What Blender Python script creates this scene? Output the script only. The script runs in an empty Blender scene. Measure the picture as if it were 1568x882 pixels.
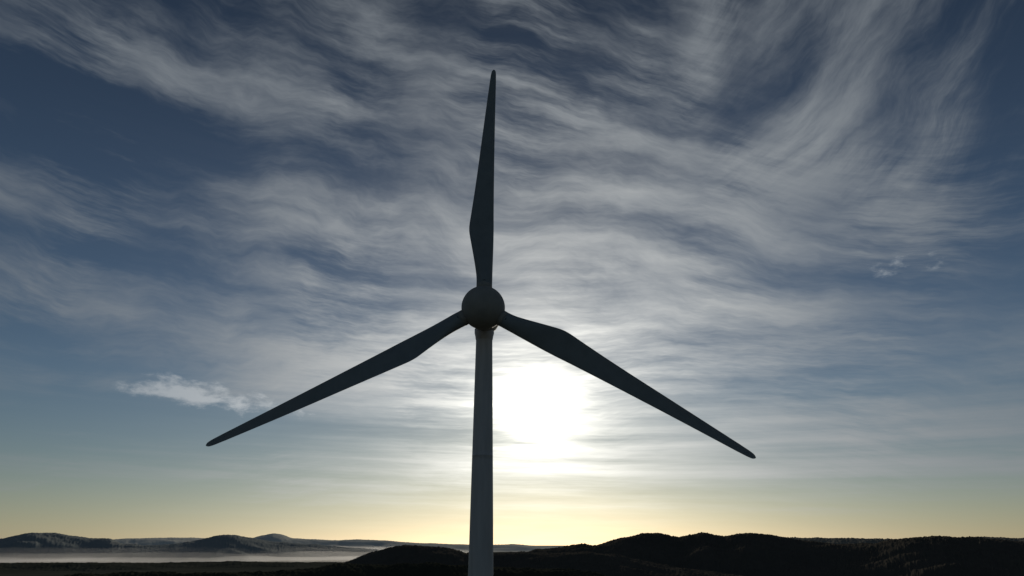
import bpy, math, bmesh
import numpy as np
from mathutils import Vector, noise, Matrix
sc=bpy.context.scene
sc.view_settings.view_transform='Standard'
R=math.radians
CAMZ=150.0
SUN_AZ,SUN_EL=2.0,10.9

# ------------------------------------------------------------------ helpers
def new_obj(name,me,parent=None,mat=None,smooth=True):
    o=bpy.data.objects.new(name,me); sc.collection.objects.link(o)
    if parent: o.parent=parent
    if mat: me.materials.append(mat)
    if smooth:
        me.polygons.foreach_set('use_smooth',[True]*len(me.polygons))
    return o
def grid_mesh(name,P,close=False):
    """P: array rows x cols x 3"""
    r,c,_=P.shape
    me=bpy.data.meshes.new(name)
    idx=np.arange(r*c).reshape(r,c)
    if close: idx=np.concatenate([idx,idx[:,:1]],axis=1)
    f=np.stack([idx[:-1,:-1],idx[:-1,1:],idx[1:,1:],idx[1:,:-1]],axis=-1).reshape(-1,4)
    me.vertices.add(r*c); me.vertices.foreach_set('co',P.reshape(-1).astype(np.float32))
    me.loops.add(f.size); me.loops.foreach_set('vertex_index',f.reshape(-1).astype(np.int32))
    me.polygons.add(len(f)); me.polygons.foreach_set('loop_start',(np.arange(len(f))*4).astype(np.int32))
    me.update(calc_edges=True); me.validate()
    return me
def revolve(name,prof,n=96,axis='Y'):
    """prof list (t,r) ; closed ends by r=0"""
    a=np.linspace(0,2*math.pi,n,endpoint=False)
    P=np.zeros((len(prof),n,3))
    for i,(t,r) in enumerate(prof):
        if axis=='Y':
            P[i,:,0]=r*np.cos(a);P[i,:,1]=t;P[i,:,2]=r*np.sin(a)
        else:
            P[i,:,0]=r*np.cos(a);P[i,:,1]=r*np.sin(a);P[i,:,2]=t
    me=grid_mesh(name,P,close=True)
    bm=bmesh.new(); bm.from_mesh(me)
    bmesh.ops.remove_doubles(bm,verts=bm.verts,dist=1e-4)
    bmesh.ops.recalc_face_normals(bm,faces=bm.faces)
    bm.to_mesh(me); bm.free()
    return me

# ------------------------------------------------------------------ materials
def paint(name,col,rough,dirt=0.12,streak=False):
    m=bpy.data.materials.new(name); m.use_nodes=True; nt=m.node_tree; b=nt.nodes['Principled BSDF']
    tc=nt.nodes.new('ShaderNodeTexCoord'); mp=nt.nodes.new('ShaderNodeMapping')
    mp.inputs['Scale'].default_value=(1.2,1.2,0.12) if streak else (0.5,0.5,0.5)
    n=nt.nodes.new('ShaderNodeTexNoise'); n.inputs['Scale'].default_value=1.5; n.inputs['Detail'].default_value=8
    r=nt.nodes.new('ShaderNodeMapRange'); r.inputs[1].default_value=.3; r.inputs[2].default_value=.75; r.inputs[3].default_value=1.0; r.inputs[4].default_value=1-dirt
    mx=nt.nodes.new('ShaderNodeMix'); mx.data_type='RGBA'; mx.blend_type='MULTIPLY'; mx.inputs[0].default_value=1
    mx.inputs[6].default_value=(*col,1)
    L=nt.links.new
    L(tc.outputs['Object'],mp.inputs[0]); L(mp.outputs[0],n.inputs[0]); L(n.outputs[0],r.inputs[0]); L(r.outputs[0],mx.inputs[7]); L(mx.outputs[2],b.inputs['Base Color'])
    b.inputs['Roughness'].default_value=rough
    return m
m_tower=paint('tower_paint',(.49,.49,.49),.55,.22,True)
m_hub=paint('hub_paint',(.30,.29,.265),.7,.18)
m_blade=paint('blade_gelcoat',(.21,.235,.245),.6,.2)
m_ring=paint('root_seal',(.06,.06,.06),.6)
m_conc=paint('concrete',(.35,.34,.32),.9,.3)

def veg(name,c1,c2,scale):
    m=bpy.data.materials.new(name); m.use_nodes=True; nt=m.node_tree; b=nt.nodes['Principled BSDF']; L=nt.links.new
    g=nt.nodes.new('ShaderNodeNewGeometry')
    n=nt.nodes.new('ShaderNodeTexNoise'); n.inputs['Scale'].default_value=scale; n.inputs['Detail'].default_value=9; n.inputs['Roughness'].default_value=.65
    v=nt.nodes.new('ShaderNodeTexNoise'); v.inputs['Scale'].default_value=scale*.08; v.inputs['Detail'].default_value=5
    a=nt.nodes.new('ShaderNodeMath'); a.operation='ADD'
    r=nt.nodes.new('ShaderNodeMapRange'); r.inputs[1].default_value=.75; r.inputs[2].default_value=1.25
    mx=nt.nodes.new('ShaderNodeMix'); mx.data_type='RGBA'; mx.inputs[6].default_value=(*c1,1); mx.inputs[7].default_value=(*c2,1)
    L(g.outputs['Position'],n.inputs[0]); L(g.outputs['Position'],v.inputs[0]); L(n.outputs[0],a.inputs[0]); L(v.outputs[0],a.inputs[1])
    L(a.outputs[0],r.inputs[0]); L(r.outputs[0],mx.inputs[0]); L(mx.outputs[2],b.inputs['Base Color'])
    b.inputs['Roughness'].default_value=1; b.inputs['Specular IOR Level'].default_value=0
    return m
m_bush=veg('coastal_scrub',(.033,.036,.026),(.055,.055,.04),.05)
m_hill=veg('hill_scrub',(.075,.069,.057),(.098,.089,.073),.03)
m_mid=veg('haze_painted_scrub',(.19,.18,.15),(.22,.21,.175),.01)  # scrub with aerial haze mixed into its base colour
m_far=veg('haze_painted_distant_scrub',(.25,.28,.28),(.30,.315,.30),.01)  # base colour lightened to grey-blue to stand in for aerial haze
m_vfar=veg('haze_painted_faint_scrub',(.68,.67,.60),(.74,.72,.64),.004)  # farthest ridge: pale haze glow painted into the base colour
m_plain=veg('valley_fields',(.05,.056,.045),(.095,.095,.078),.004)

# ------------------------------------------------------------------ wind turbine
D=75.0; HUB=Vector((-3.33,D,CAMZ+25.6)); RR=33.3
turb=bpy.data.objects.new('wind_turbine',None); sc.collection.objects.link(turb)
turb.location=(HUB.x,D+4.0,CAMZ-35.2)
base=turb.location
hubL=HUB-base      # local hub position
# tower
H=hubL.z-2.0
prof=[]
def rad(z): return .97+.0143*(H-z)
seams=[14.5,29.5,44.5]
prof.append((0,0.0)); prof.append((0,rad(0)+.12)); prof.append((.35,rad(0)+.12)); prof.append((.36,rad(.36)))
allz=sorted([(z,0) for z in np.linspace(.6,H-.9,50)]+[(s+d,k) for s in seams for d,k in ((-.05,0),(-.04,1),(.04,1),(.05,0))])
for z,k in allz: prof.append((z,rad(z)+(.01 if k else 0)))
prof+=[(H-.7,rad(H)+.02),(H-.65,rad(H)+.06),(H-.3,rad(H)+.10),(H+.1,rad(H)+.2),(H+.6,rad(H)+.2),(H+.65,0)]
new_obj('tower',revolve('tower',prof,128,'Z'),turb,m_tower)
f=new_obj('foundation',revolve('foundation',[(-1.5,0),(-1.5,5.5),(.05,5.5),(.12,5.4),(.12,0)],64,'Z'),turb,m_conc,False)
bm=bmesh.new(); bmesh.ops.create_cube(bm,size=1); bmesh.ops.scale(bm,vec=(1.0,.25,2.2),verts=bm.verts)
bmesh.ops.bevel(bm,geom=list(bm.edges),offset=.06,segments=3,affect='EDGES')
me=bpy.data.meshes.new('door'); bm.to_mesh(me); bm.free()
d=new_obj('door',me,turb,m_hub,False); d.location=(0,-rad(1.5)-.02,1.6)
head=bpy.data.objects.new('head',None); sc.collection.objects.link(head); head.parent=turb; head.location=hubL
head.rotation_euler=(R(-2.3),0,R(-2.7))      # shaft tilt and yaw
np_=[(.55,0),(.55,2.15),(1.0,2.12),(1.8,2.0),(2.6,1.86),(3.6,1.72),(4.6,1.58),(5.2,1.42),(5.7,1.15),(6.05,.75),(6.2,.35),(6.25,0)]
new_obj('nacelle',revolve('nacelle',np_,96),head,m_hub)
rotor=bpy.data.objects.new('rotor',None); sc.collection.objects.link(rotor); rotor.parent=head
sp=[]
for i in range(0,33):
    a=math.pi*i/32*.80
    sp.append((-2.52*math.cos(a)*1.08,2.52*math.sin(a)))
sp.append((sp[-1][0],0))
new_obj('spinner',revolve('spinner',sp,128),rotor,m_hub)
# blades
st=[ # r, lead, trail, thickness, twist
(.066,.0245,.0245,.049,28),(.10,.0245,.0245,.049,28),(.115,.0245,.026,.048,27),(.15,.025,.033,.045,26),(.20,.0255,.044,.040,24),(.25,.0255,.055,.034,22),
(.285,.025,.0625,.029,20),(.31,.0245,.0620,.026,18.5),(.36,.0225,.0575,.0225,16),(.45,.020,.0500,.018,12),(.55,.0175,.0425,.0145,9),(.66,.015,.035,.0115,6),(.77,.013,.027,.009,4),
(.87,.0115,.0195,.007,2.5),(.94,.0105,.014,.0055,1.5),(.975,.0095,.011,.0045,1),(.990,.0080,.0085,.0038,1),(.998,.005,.005,.0025,1),(1.0,.0015,.0015,.001,1)]
st=np.array(st)
rs=np.concatenate([np.linspace(.066,.94,90),np.linspace(.945,1,24)])
def itp(col): return np.interp(rs,st[:,0],st[:,col])
def sm(a,k=3):
    b=a.copy()
    for _ in range(k): b[1:-1]=.25*b[:-2]+.5*b[1:-1]+.25*b[2:]
    return b
lead,trail,th,tw=[itp(i) for i in (1,2,3,4)]
lead=sm(lead,3);trail=sm(trail,3);th=sm(th,6);tw=sm(tw,8)
NA=64
def blade_mesh():
    P=np.zeros((len(rs),NA,3))
    for i,r in enumerate(rs):
        c=lead[i]+trail[i]; mid=(lead[i]-trail[i])/2
        k=min(1,max(0,(r-.11)/.17))
        for j in range(NA):
            a=2*math.pi*j/NA
            cx=math.cos(a)*c/2; cy=math.sin(a)*th[i]/2
            u=(1-math.cos(a))/2
            yt=2.6*(0.2969*math.sqrt(u)-.126*u-.3516*u*u+.2843*u**3-.1015*u**4)/.265*.5
            ay=(1 if math.sin(a)>=0 else -1)*yt*th[i]*.38*1.0+ .06*c*(4*u*(1-u))*.5
            x=cx; y=cy*(1-k)+ay*k
            x+=mid
            t=math.radians(tw[i])
            X=x-y*math.tan(t); Y=x*math.sin(t)+y*math.cos(t)
            P[i,j]=(X,Y-.045*(r-.066),r)       # slight upwind coning
    P*=RR
    me=grid_mesh('blade',P,close=True)
    bm=bmesh.new(); bm.from_mesh(me); bm.verts.ensure_lookup_table()
    n=len(rs)
    bm.faces.new([bm.verts[(n-1)*NA+j] for j in range(NA)])
    bm.faces.new([bm.verts[NA-1-j] for j in range(NA)])
    bmesh.ops.recalc_face_normals(bm,faces=bm.faces)
    bm.to_mesh(me); bm.free()
    return me
bme=blade_mesh()
bme.materials.append(m_blade)
bme.polygons.foreach_set('use_smooth',[True]*len(bme.polygons))
ringme=revolve('blade_collar',[(.066*RR,.5),(.066*RR,.93),(.080*RR,.93),(.084*RR,.90),(.088*RR,.88),(.088*RR,.78)],64,'Z')
ringme.materials.append(m_hub)
ring2=revolve('blade_seal',[(.0935*RR,.78),(.0935*RR,.86),(.0965*RR,.86),(.0965*RR,.78)],64,'Z'); ring2.materials.append(m_ring)
rotor.rotation_euler=(0,R(1.6),0)
for i in range(3):
    for nm,m_ in (('blade',bme),('blade_collar',ringme),('blade_seal',ring2)):
        o=bpy.data.objects.new(f'{nm}_{i+1}',m_); sc.collection.objects.link(o); o.parent=rotor
        o.rotation_euler=(0,R(120*i),0)

# ------------------------------------------------------------------ terrain
def fr(x,y,z=0,o=5): return noise.fractal(Vector((x,y,z)),1.0,2.0,o)
def ridge(name,d0,W,prof,mat,a0,a1,step=.045,canopy=4.0,csize=9.0,base=-5.,seed=0,rows=90,detail=1.0,dwob=.08):
    az=np.arange(a0,a1,step); pa=[p[0] for p in prof]; pe=[p[1] for p in prof]
    el=np.interp(az,pa,pe)
    for _ in range(int(.5/step)): el[1:-1]=.25*el[:-2]+.5*el[1:-1]+.25*el[2:]
    t=np.linspace(-1,.75,rows); off=np.sign(t)*np.abs(t)**1.35
    P=np.zeros((rows,len(az),3))
    for j,a in enumerate(az):
        ar=math.radians(a); dc=d0*(1+dwob*noise.noise(Vector((a*.12,seed*3.1,0))))
        zc=CAMZ+dc*math.tan(math.radians(el[j])) + detail*d0*.00065*fr(a*.9,seed,3,4)
        sx,cy=math.sin(ar),math.cos(ar)
        for i in range(rows):
            s=off[i]; r=dc+s*W
            x=r*sx; y=r*cy
            q=min(1,abs(s)+.22*abs(s)**.5*fr(x/W*2.2,y/W*2.2,seed,4)); q=max(0,q)
            sh=.5+.5*math.cos(math.pi*q)
            z=base+(zc-base)*sh
            edge=1-abs(s)**4
            b=noise.noise(Vector((x/csize,y/csize,seed)))+.6*noise.noise(Vector((x/csize*2.3,y/csize*2.3,seed)))
            big=noise.noise(Vector((x/csize/6,y/csize/6,seed)))
            z+=edge*(canopy*(max(-.3,b)*(.6+.8*max(0,big+.3)))+canopy*.8*big)
            P[i,j]=(x,y,z)
    return new_obj(name,grid_mesh(name,P),None,mat)

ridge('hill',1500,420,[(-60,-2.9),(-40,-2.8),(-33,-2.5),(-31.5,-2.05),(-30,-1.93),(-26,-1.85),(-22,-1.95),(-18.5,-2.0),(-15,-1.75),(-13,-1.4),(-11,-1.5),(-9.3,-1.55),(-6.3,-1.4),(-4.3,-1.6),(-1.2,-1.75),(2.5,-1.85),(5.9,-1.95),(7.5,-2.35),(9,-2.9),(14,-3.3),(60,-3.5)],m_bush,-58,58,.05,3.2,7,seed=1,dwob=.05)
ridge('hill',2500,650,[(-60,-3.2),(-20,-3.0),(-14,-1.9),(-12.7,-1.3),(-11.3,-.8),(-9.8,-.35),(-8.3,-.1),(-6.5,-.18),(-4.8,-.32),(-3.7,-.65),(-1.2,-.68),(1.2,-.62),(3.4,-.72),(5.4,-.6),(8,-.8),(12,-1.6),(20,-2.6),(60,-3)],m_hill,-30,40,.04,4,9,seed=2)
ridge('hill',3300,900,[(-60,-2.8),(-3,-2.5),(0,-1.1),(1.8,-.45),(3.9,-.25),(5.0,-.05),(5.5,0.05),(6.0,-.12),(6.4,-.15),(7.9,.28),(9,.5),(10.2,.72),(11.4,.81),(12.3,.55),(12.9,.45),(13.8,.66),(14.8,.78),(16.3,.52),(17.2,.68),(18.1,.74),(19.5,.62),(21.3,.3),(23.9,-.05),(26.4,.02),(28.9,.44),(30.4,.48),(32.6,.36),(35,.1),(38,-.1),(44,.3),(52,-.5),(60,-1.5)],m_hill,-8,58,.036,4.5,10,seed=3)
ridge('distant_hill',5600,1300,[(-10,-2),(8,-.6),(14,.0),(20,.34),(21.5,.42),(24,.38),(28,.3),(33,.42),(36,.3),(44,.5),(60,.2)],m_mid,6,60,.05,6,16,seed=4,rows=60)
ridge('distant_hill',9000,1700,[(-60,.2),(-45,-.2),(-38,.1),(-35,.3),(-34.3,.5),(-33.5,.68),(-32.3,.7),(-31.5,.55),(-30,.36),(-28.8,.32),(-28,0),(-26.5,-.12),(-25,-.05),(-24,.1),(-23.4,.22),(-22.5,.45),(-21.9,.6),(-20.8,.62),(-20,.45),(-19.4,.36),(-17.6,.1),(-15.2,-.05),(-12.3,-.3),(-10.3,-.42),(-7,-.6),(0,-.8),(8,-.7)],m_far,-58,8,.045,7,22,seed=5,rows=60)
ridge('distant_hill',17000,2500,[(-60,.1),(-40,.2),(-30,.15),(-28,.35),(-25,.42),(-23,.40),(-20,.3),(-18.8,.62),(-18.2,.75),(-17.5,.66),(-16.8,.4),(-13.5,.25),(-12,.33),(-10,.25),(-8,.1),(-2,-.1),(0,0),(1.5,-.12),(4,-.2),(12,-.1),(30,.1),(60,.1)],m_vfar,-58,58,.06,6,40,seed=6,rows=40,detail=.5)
ridge('distant_hill',6000,900,[(-60,-1.2),(-35,-1.15),(-30,-1.2),(-26,-1.28),(-21,-1.2),(-18,-1.3),(-14,-1.35),(-9,-1.4),(0,-1.4)],m_plain,-58,2,.06,5,16,seed=7,base=-5,rows=60)

# ground sheet with the wind farm hill
ra=np.concatenate([[0.01],np.geomspace(20,70000,150)]); th_=np.linspace(0,2*math.pi,360,endpoint=False)
P=np.zeros((len(ra),360,3))
cx,cyy=base.x,base.y
for i,r in enumerate(ra):
    for j,t in enumerate(th_):
        x=cx+r*math.cos(t); y=cyy+r*math.sin(t)
        z=(CAMZ-35.2)*math.exp(-(max(0,r-25)/430)**2)
        k=min(1,max(0,(r-30)/300))
        z+=k*6*fr(x/180,y/180,2,4)*(1 if r<4000 else 0.6)
        P[i,j]=(x,y,z)
new_obj('ground',grid_mesh('ground',P,close=True),None,m_plain)

# ------------------------------------------------------------------ valley fog: real volumes lying between the far hills
def volmat(name,dens,g,col):
    m=bpy.data.materials.new(name); m.use_nodes=True; nt=m.node_tree; nt.nodes.remove(nt.nodes['Principled BSDF'])
    v=nt.nodes.new('ShaderNodeVolumeScatter'); v.inputs['Density'].default_value=dens; v.inputs['Anisotropy'].default_value=g; v.inputs['Color'].default_value=(*col,1)
    nt.links.new(v.outputs[0],nt.nodes['Material Output'].inputs['Volume']); return m
def fog(r0,r1,a0,a1,z,amp,seed,dens):
    na,nr=220,44
    azs=np.linspace(a0,a1,na); rr_=np.linspace(r0,r1,nr)
    top=np.zeros((nr,na,3)); bot=np.zeros((nr,na,3))
    for i,r in enumerate(rr_):
        for j,a in enumerate(azs):
            e=min(1,(1-abs(2*i/(nr-1)-1))*4)*min(1,(1-abs(2*j/(na-1)-1))*4)
            q=r+220*fr(a*.6,seed,1,3)
            x=q*math.sin(R(a)); y=q*math.cos(R(a))
            top[i,j]=(x,y,-8+(e**.5)*max(4,z+8+amp*fr(x/700,y/1400,seed,5))); bot[i,j]=(x,y,-30)
    loop=np.concatenate([top,bot[::-1]],axis=0)
    me=grid_mesh('fog',np.concatenate([loop,loop[:1]],axis=0))
    bm=bmesh.new(); bm.from_mesh(me); bmesh.ops.remove_doubles(bm,verts=bm.verts,dist=.01); bmesh.ops.holes_fill(bm,edges=[e for e in bm.edges if e.is_boundary],sides=0)
    bmesh.ops.recalc_face_normals(bm,faces=bm.faces); bm.to_mesh(me); bm.free()
    new_obj('fog_bank',me,None,volmat('fog_volume',dens,.42,(1,.98,.94)),False)
fog(6200,13500,-58,-3,34,16,1,6e-4)
fog(6400,13500,-58,-3,70,24,2,1.8e-4)
fog(6600,15000,-58,-2,112,36,3,.6e-4)

# ------------------------------------------------------------------ sky
w=bpy.data.worlds.new("World"); sc.world=w; w.use_nodes=True
nt=w.node_tree; L=nt.links.new; N=nt.nodes.new; bg=nt.nodes['Background']
def setin(s,v):
    if isinstance(v,bpy.types.NodeSocket): L(v,s)
    else: s.default_value=v
def M(op,a,b=0.0,c=None,clamp=False):
    n=N('ShaderNodeMath'); n.operation=op; n.use_clamp=clamp; setin(n.inputs[0],a); setin(n.inputs[1],b)
    if c is not None: setin(n.inputs[2],c)
    return n.outputs[0]
def V(op,a,b=(0,0,0),scale=None):
    n=N('ShaderNodeVectorMath'); n.operation=op; setin(n.inputs[0],a); setin(n.inputs[1],b)
    if scale is not None: setin(n.inputs['Scale'],scale)
    return n.outputs[1] if op in('DOT_PRODUCT','LENGTH') else n.outputs[0]
def MR(v,a,b,c,d,t='SMOOTHSTEP'):
    n=N('ShaderNodeMapRange'); n.interpolation_type=t
    for i,x in enumerate((v,a,b,c,d)): setin(n.inputs[i],x)
    return n.outputs[0]
def MAP(v,loc=(0,0,0),rot=0,scale=(1,1,1),t='POINT'):
    n=N('ShaderNodeMapping'); n.vector_type=t; setin(n.inputs[0],v); n.inputs['Location'].default_value=loc; n.inputs['Rotation'].default_value=(0,0,R(rot)); n.inputs['Scale'].default_value=scale
    return n.outputs[0]
def NZ(v,s,d=6,r=.55,dist=0,col=False):
    n=N('ShaderNodeTexNoise'); n.noise_dimensions='2D'; setin(n.inputs['Vector'],v); n.inputs['Scale'].default_value=s; n.inputs['Detail'].default_value=d; n.inputs['Roughness'].default_value=r; n.inputs['Distortion'].default_value=dist
    return n.outputs[1 if col else 0]
def MIX(f,a,b,mode='MIX'):
    n=N('ShaderNodeMix'); n.data_type='RGBA'; n.blend_type=mode; n.clamp_factor=False; setin(n.inputs[0],f); setin(n.inputs[6],a); setin(n.inputs[7],b); return n.outputs[2]
def FM(f,a,b):
    n=N('ShaderNodeMix'); n.data_type='FLOAT'; n.clamp_factor=False; setin(n.inputs[0],f); setin(n.inputs[2],a); setin(n.inputs[3],b); return n.outputs[0]
def C(r,g,b): return (r,g,b,1)
tc=N('ShaderNodeTexCoord'); dirv=V('NORMALIZE',tc.outputs['Generated'])
sx=N('ShaderNodeSeparateXYZ'); L(dirv,sx.inputs[0])
az=M('MULTIPLY',M('ARCTAN2',sx.outputs[0],sx.outputs[1]),180/math.pi)
el=M('MULTIPLY',M('ARCSINE',sx.outputs[2]),180/math.pi)
cm=N('ShaderNodeCombineXYZ'); L(az,cm.inputs[0]); L(el,cm.inputs[1]); A=cm.outputs[0]   # (azimuth, elevation) in degrees
sd=(math.sin(R(SUN_AZ))*math.cos(R(SUN_EL)),math.cos(R(SUN_AZ))*math.cos(R(SUN_EL)),math.sin(R(SUN_EL)))
theta=M('MULTIPLY',M('ARCCOSINE',M('MINIMUM',V('DOT_PRODUCT',dirv,sd),.999999)),180/math.pi)
def gauss(x,s): return M('EXPONENT',M('MULTIPLY',M('POWER',M('DIVIDE',x,s),2.0),-1.0))
def expo(x,s): return M('EXPONENT',M('DIVIDE',x,-s))
sky=N('ShaderNodeTexSky'); sky.sky_type='NISHITA'; sky.sun_disc=False; sky.sun_elevation=R(SUN_EL); sky.sun_rotation=R(SUN_AZ)
sky.dust_density=.15; sky.air_density=1.0; sky.ozone_density=2.0
STR=.08
skyc=MIX(1.0,sky.outputs[0],C(.36,.39,.44),'MULTIPLY')
skyc=V('SCALE',skyc,scale=MR(el,12,44,1.0,.5,'LINEAR'))
# --- cirrus field: broad warped patches x fine fibres
warp=V('SCALE',V('SUBTRACT',NZ(A,.022,1,.5,col=True),(.5,.5,.5)),scale=12.0)
warp2=V('SCALE',V('SUBTRACT',NZ(A,.10,4,.55,col=True),(.5,.5,.5)),scale=3.6)
A1=V('ADD',A,warp)
A2=V('ADD',A1,warp2)
A3=V('ADD',A1,V('SCALE',warp2,scale=.45))
def streak(src,rot,sx_,sy_,loc=(0,0,0),d=5,r=.6):
    return NZ(MAP(MAP(src,rot=-rot),loc=loc,scale=(sx_,sy_,1)),1.0,d,r)
pH=streak(A2,-2,.042,.20,(3,1,0),6,.62); pD=streak(A2,-14,.042,.20,(5,7,0),6,.62); pU=streak(A2,32,.042,.17,(1,2,0),6,.62)
fH=streak(A3,-2,.07,.62,(9,4,0),5,.70); fD=streak(A3,-13,.07,.62,(2,4,0),5,.70); fU=streak(A3,34,.07,.55,(4,2,0),5,.70)
low=streak(A,-1,.03,.8,(2,8,0),5,.6)
wU=M('MULTIPLY',MR(az,12,30,0,1),MR(el,20,33,0,1))
wD=M('MULTIPLY',MR(az,-14,-2,0,1),MR(el,12,20,0,.9))
patch=FM(wU,FM(wD,pH,pD),pU)
fine=FM(wU,FM(wD,fH,fD),fU)
lowm=MR(el,4,15,.8,0)
patch=FM(lowm,patch,low)
fam=MR(NZ(V('ADD',A1,(31,7,0)),.075,2,.5),.42,.64,.3,2.4)
blobs=[(-36,28,13,4.2,0,-.6),(-42,37,10,3,0,-.3),(4,43,11,3.5,0,-.45),(42,31,6,9,0,-.55),(25,34,8,2,20,-.4),(41,25,4,2.5,0,-.3),(-31,8.5,13,3.5,0,-.7),
(19.5,11.3,11,1.4,0,-.4),(-14,21.5,8,1.6,-8,-.2),(-21,17.3,11,1.3,-3,-.25),(22.7,18.5,8,1.6,-8,-.3),(-30,20.5,9,1.4,0,-.25),(-12,31,6,2.2,-10,-.3),
(-25,35.5,12,3,-5,.15),(-36,33,10,1.4,-4,.35),(-34,23.4,12,1.5,3,.4),(-9,39,8,2,-20,.2),(7.5,34.5,10,4,0,.3),(19,38.5,4.5,1.8,75,.4),(31,35.5,9,3.5,42,.4),(-22.5,26.5,11,2.2,0,.4),(-10,25,9,2.2,-8,.3),
(10,23.5,10,3.2,-20,.35),(16,29,10,4,0,.25),(28,27,9,4,35,.2),(37,26.5,8,3,40,.3),(31,22.5,9,2,10,.2),(-28,14.5,14,2.2,-5,.4),(-12.5,14,9,1.7,0,.4),(12,15,12,2.2,0,.3),
(24,8,14,2.3,-5,.55),(34,11.5,10,3,-15,.25),(31.5,4.6,12,1.2,-3,.4),(3.5,6.6,8,.9,0,.45),(-17,12,6,.9,5,.35),(-35,10.3,4,.9,0,.5),(-27,6.0,7,.5,0,.35),(-25,10.6,9,.5,-2,.45)]
acc=0.31
for (a,e,ra_,re_,rot,amp) in blobs:
    m_=MAP(A,loc=(a,e,0),rot=rot,scale=(ra_*2.1,re_*2.1,1),t='TEXTURE')
    l=V('LENGTH',m_); acc=M('MULTIPLY_ADD',MR(l,0,1,amp,0.0),1.0,acc)
cov=M('ADD',acc,M('MULTIPLY',M('SUBTRACT',patch,.5),3.3))
cov=M('ADD',cov,M('MULTIPLY',M('SUBTRACT',fine,.5),fam))
cov=M('SUBTRACT',cov,MR(el,1.5,6,.7,0))
cov=M('SUBTRACT',cov,MR(M('ABSOLUTE',az),55,100,0,.5))
dens=MR(cov,-.35,1.75,0.02,.93,'SMOOTHSTEP')
# small cumulus scraps at lower left
cb=NZ(MAP(V('ADD',A,V('SCALE',warp2,scale=.4)),scale=(.42,1.0,1)),1.0,6,.62)
def blob(a,e,ra_,re_,rot=0): return MR(V('LENGTH',MAP(A,loc=(a,e,0),rot=rot,scale=(ra_*2,re_*2,1),t='TEXTURE')),0,1,1,0)
cm_=M('ADD',M('ADD',blob(-26.8,10.9,2.6,.8),blob(-21.8,10.2,4.2,.8,-6)),M('MULTIPLY',blob(32,19.3,2.2,.7),.7))
puff=M('MULTIPLY',MR(M('ADD',M('MULTIPLY',cm_,.75),M('MULTIPLY',M('SUBTRACT',cb,.5),2.4)),.25,1.15,0,.8),MR(cm_,.02,.35,0,1))
# --- cloud radiance: forward scattering toward the sun
g1=expo(theta,8.0); g2=expo(theta,22.0)
cl=V('ADD',V('SCALE',(1.0,.95,.85),scale=M('MULTIPLY',g1,.8)),V('ADD',V('SCALE',(.97,.98,.96),scale=M('MULTIPLY',g2,.37)),(.133,.156,.181)))
k=1/STR
clk=V('SCALE',cl,scale=k)
hz=M('MULTIPLY',expo(M('MAXIMUM',el,0),3.8),M('ADD',M('MULTIPLY',gauss(az,22.0),.46),.09))
hzc=V('SCALE',(1.0,.89,.70),scale=M('MULTIPLY',hz,k))
# aureole: softened by the cloud streaks in front of the sun
glow=M('ADD',M('MULTIPLY',gauss(theta,3.0),1.5),M('MULTIPLY',expo(theta,6.2),.85))
au=V('SCALE',(1.0,.95,.81),scale=M('MULTIPLY',glow,k))
au=V('SCALE',au,scale=MR(M('ADD',low,M('MULTIPLY',fH,.7)),.6,1.15,.4,1.4,'LINEAR'))
t0=MIX(dens,skyc,clk)
t0=MIX(puff,t0,V('SCALE',clk,scale=1.5))
t1=V('ADD',t0,hzc); t2=V('ADD',t1,au)
L(t2,bg.inputs[0]); bg.inputs[1].default_value=STR
w.cycles.sampling_method='MANUAL'; w.cycles.sample_map_resolution=512

# ------------------------------------------------------------------ sun and camera
s=bpy.data.lights.new('sun','SUN'); s.energy=2.0; s.angle=R(.53); s.color=(1,.9,.75)
so=bpy.data.objects.new('sun',s); sc.collection.objects.link(so)
so.rotation_euler=Vector(sd).to_track_quat('Z','Y').to_euler()
cam=bpy.data.cameras.new("camera"); co=bpy.data.objects.new("camera",cam); sc.collection.objects.link(co); sc.camera=co
cam.sensor_width=36; cam.lens=36*1048/1568; cam.clip_start=.5; cam.clip_end=200000
co.location=(0,0,CAMZ); co.rotation_euler=(R(90+20.5),0,0)
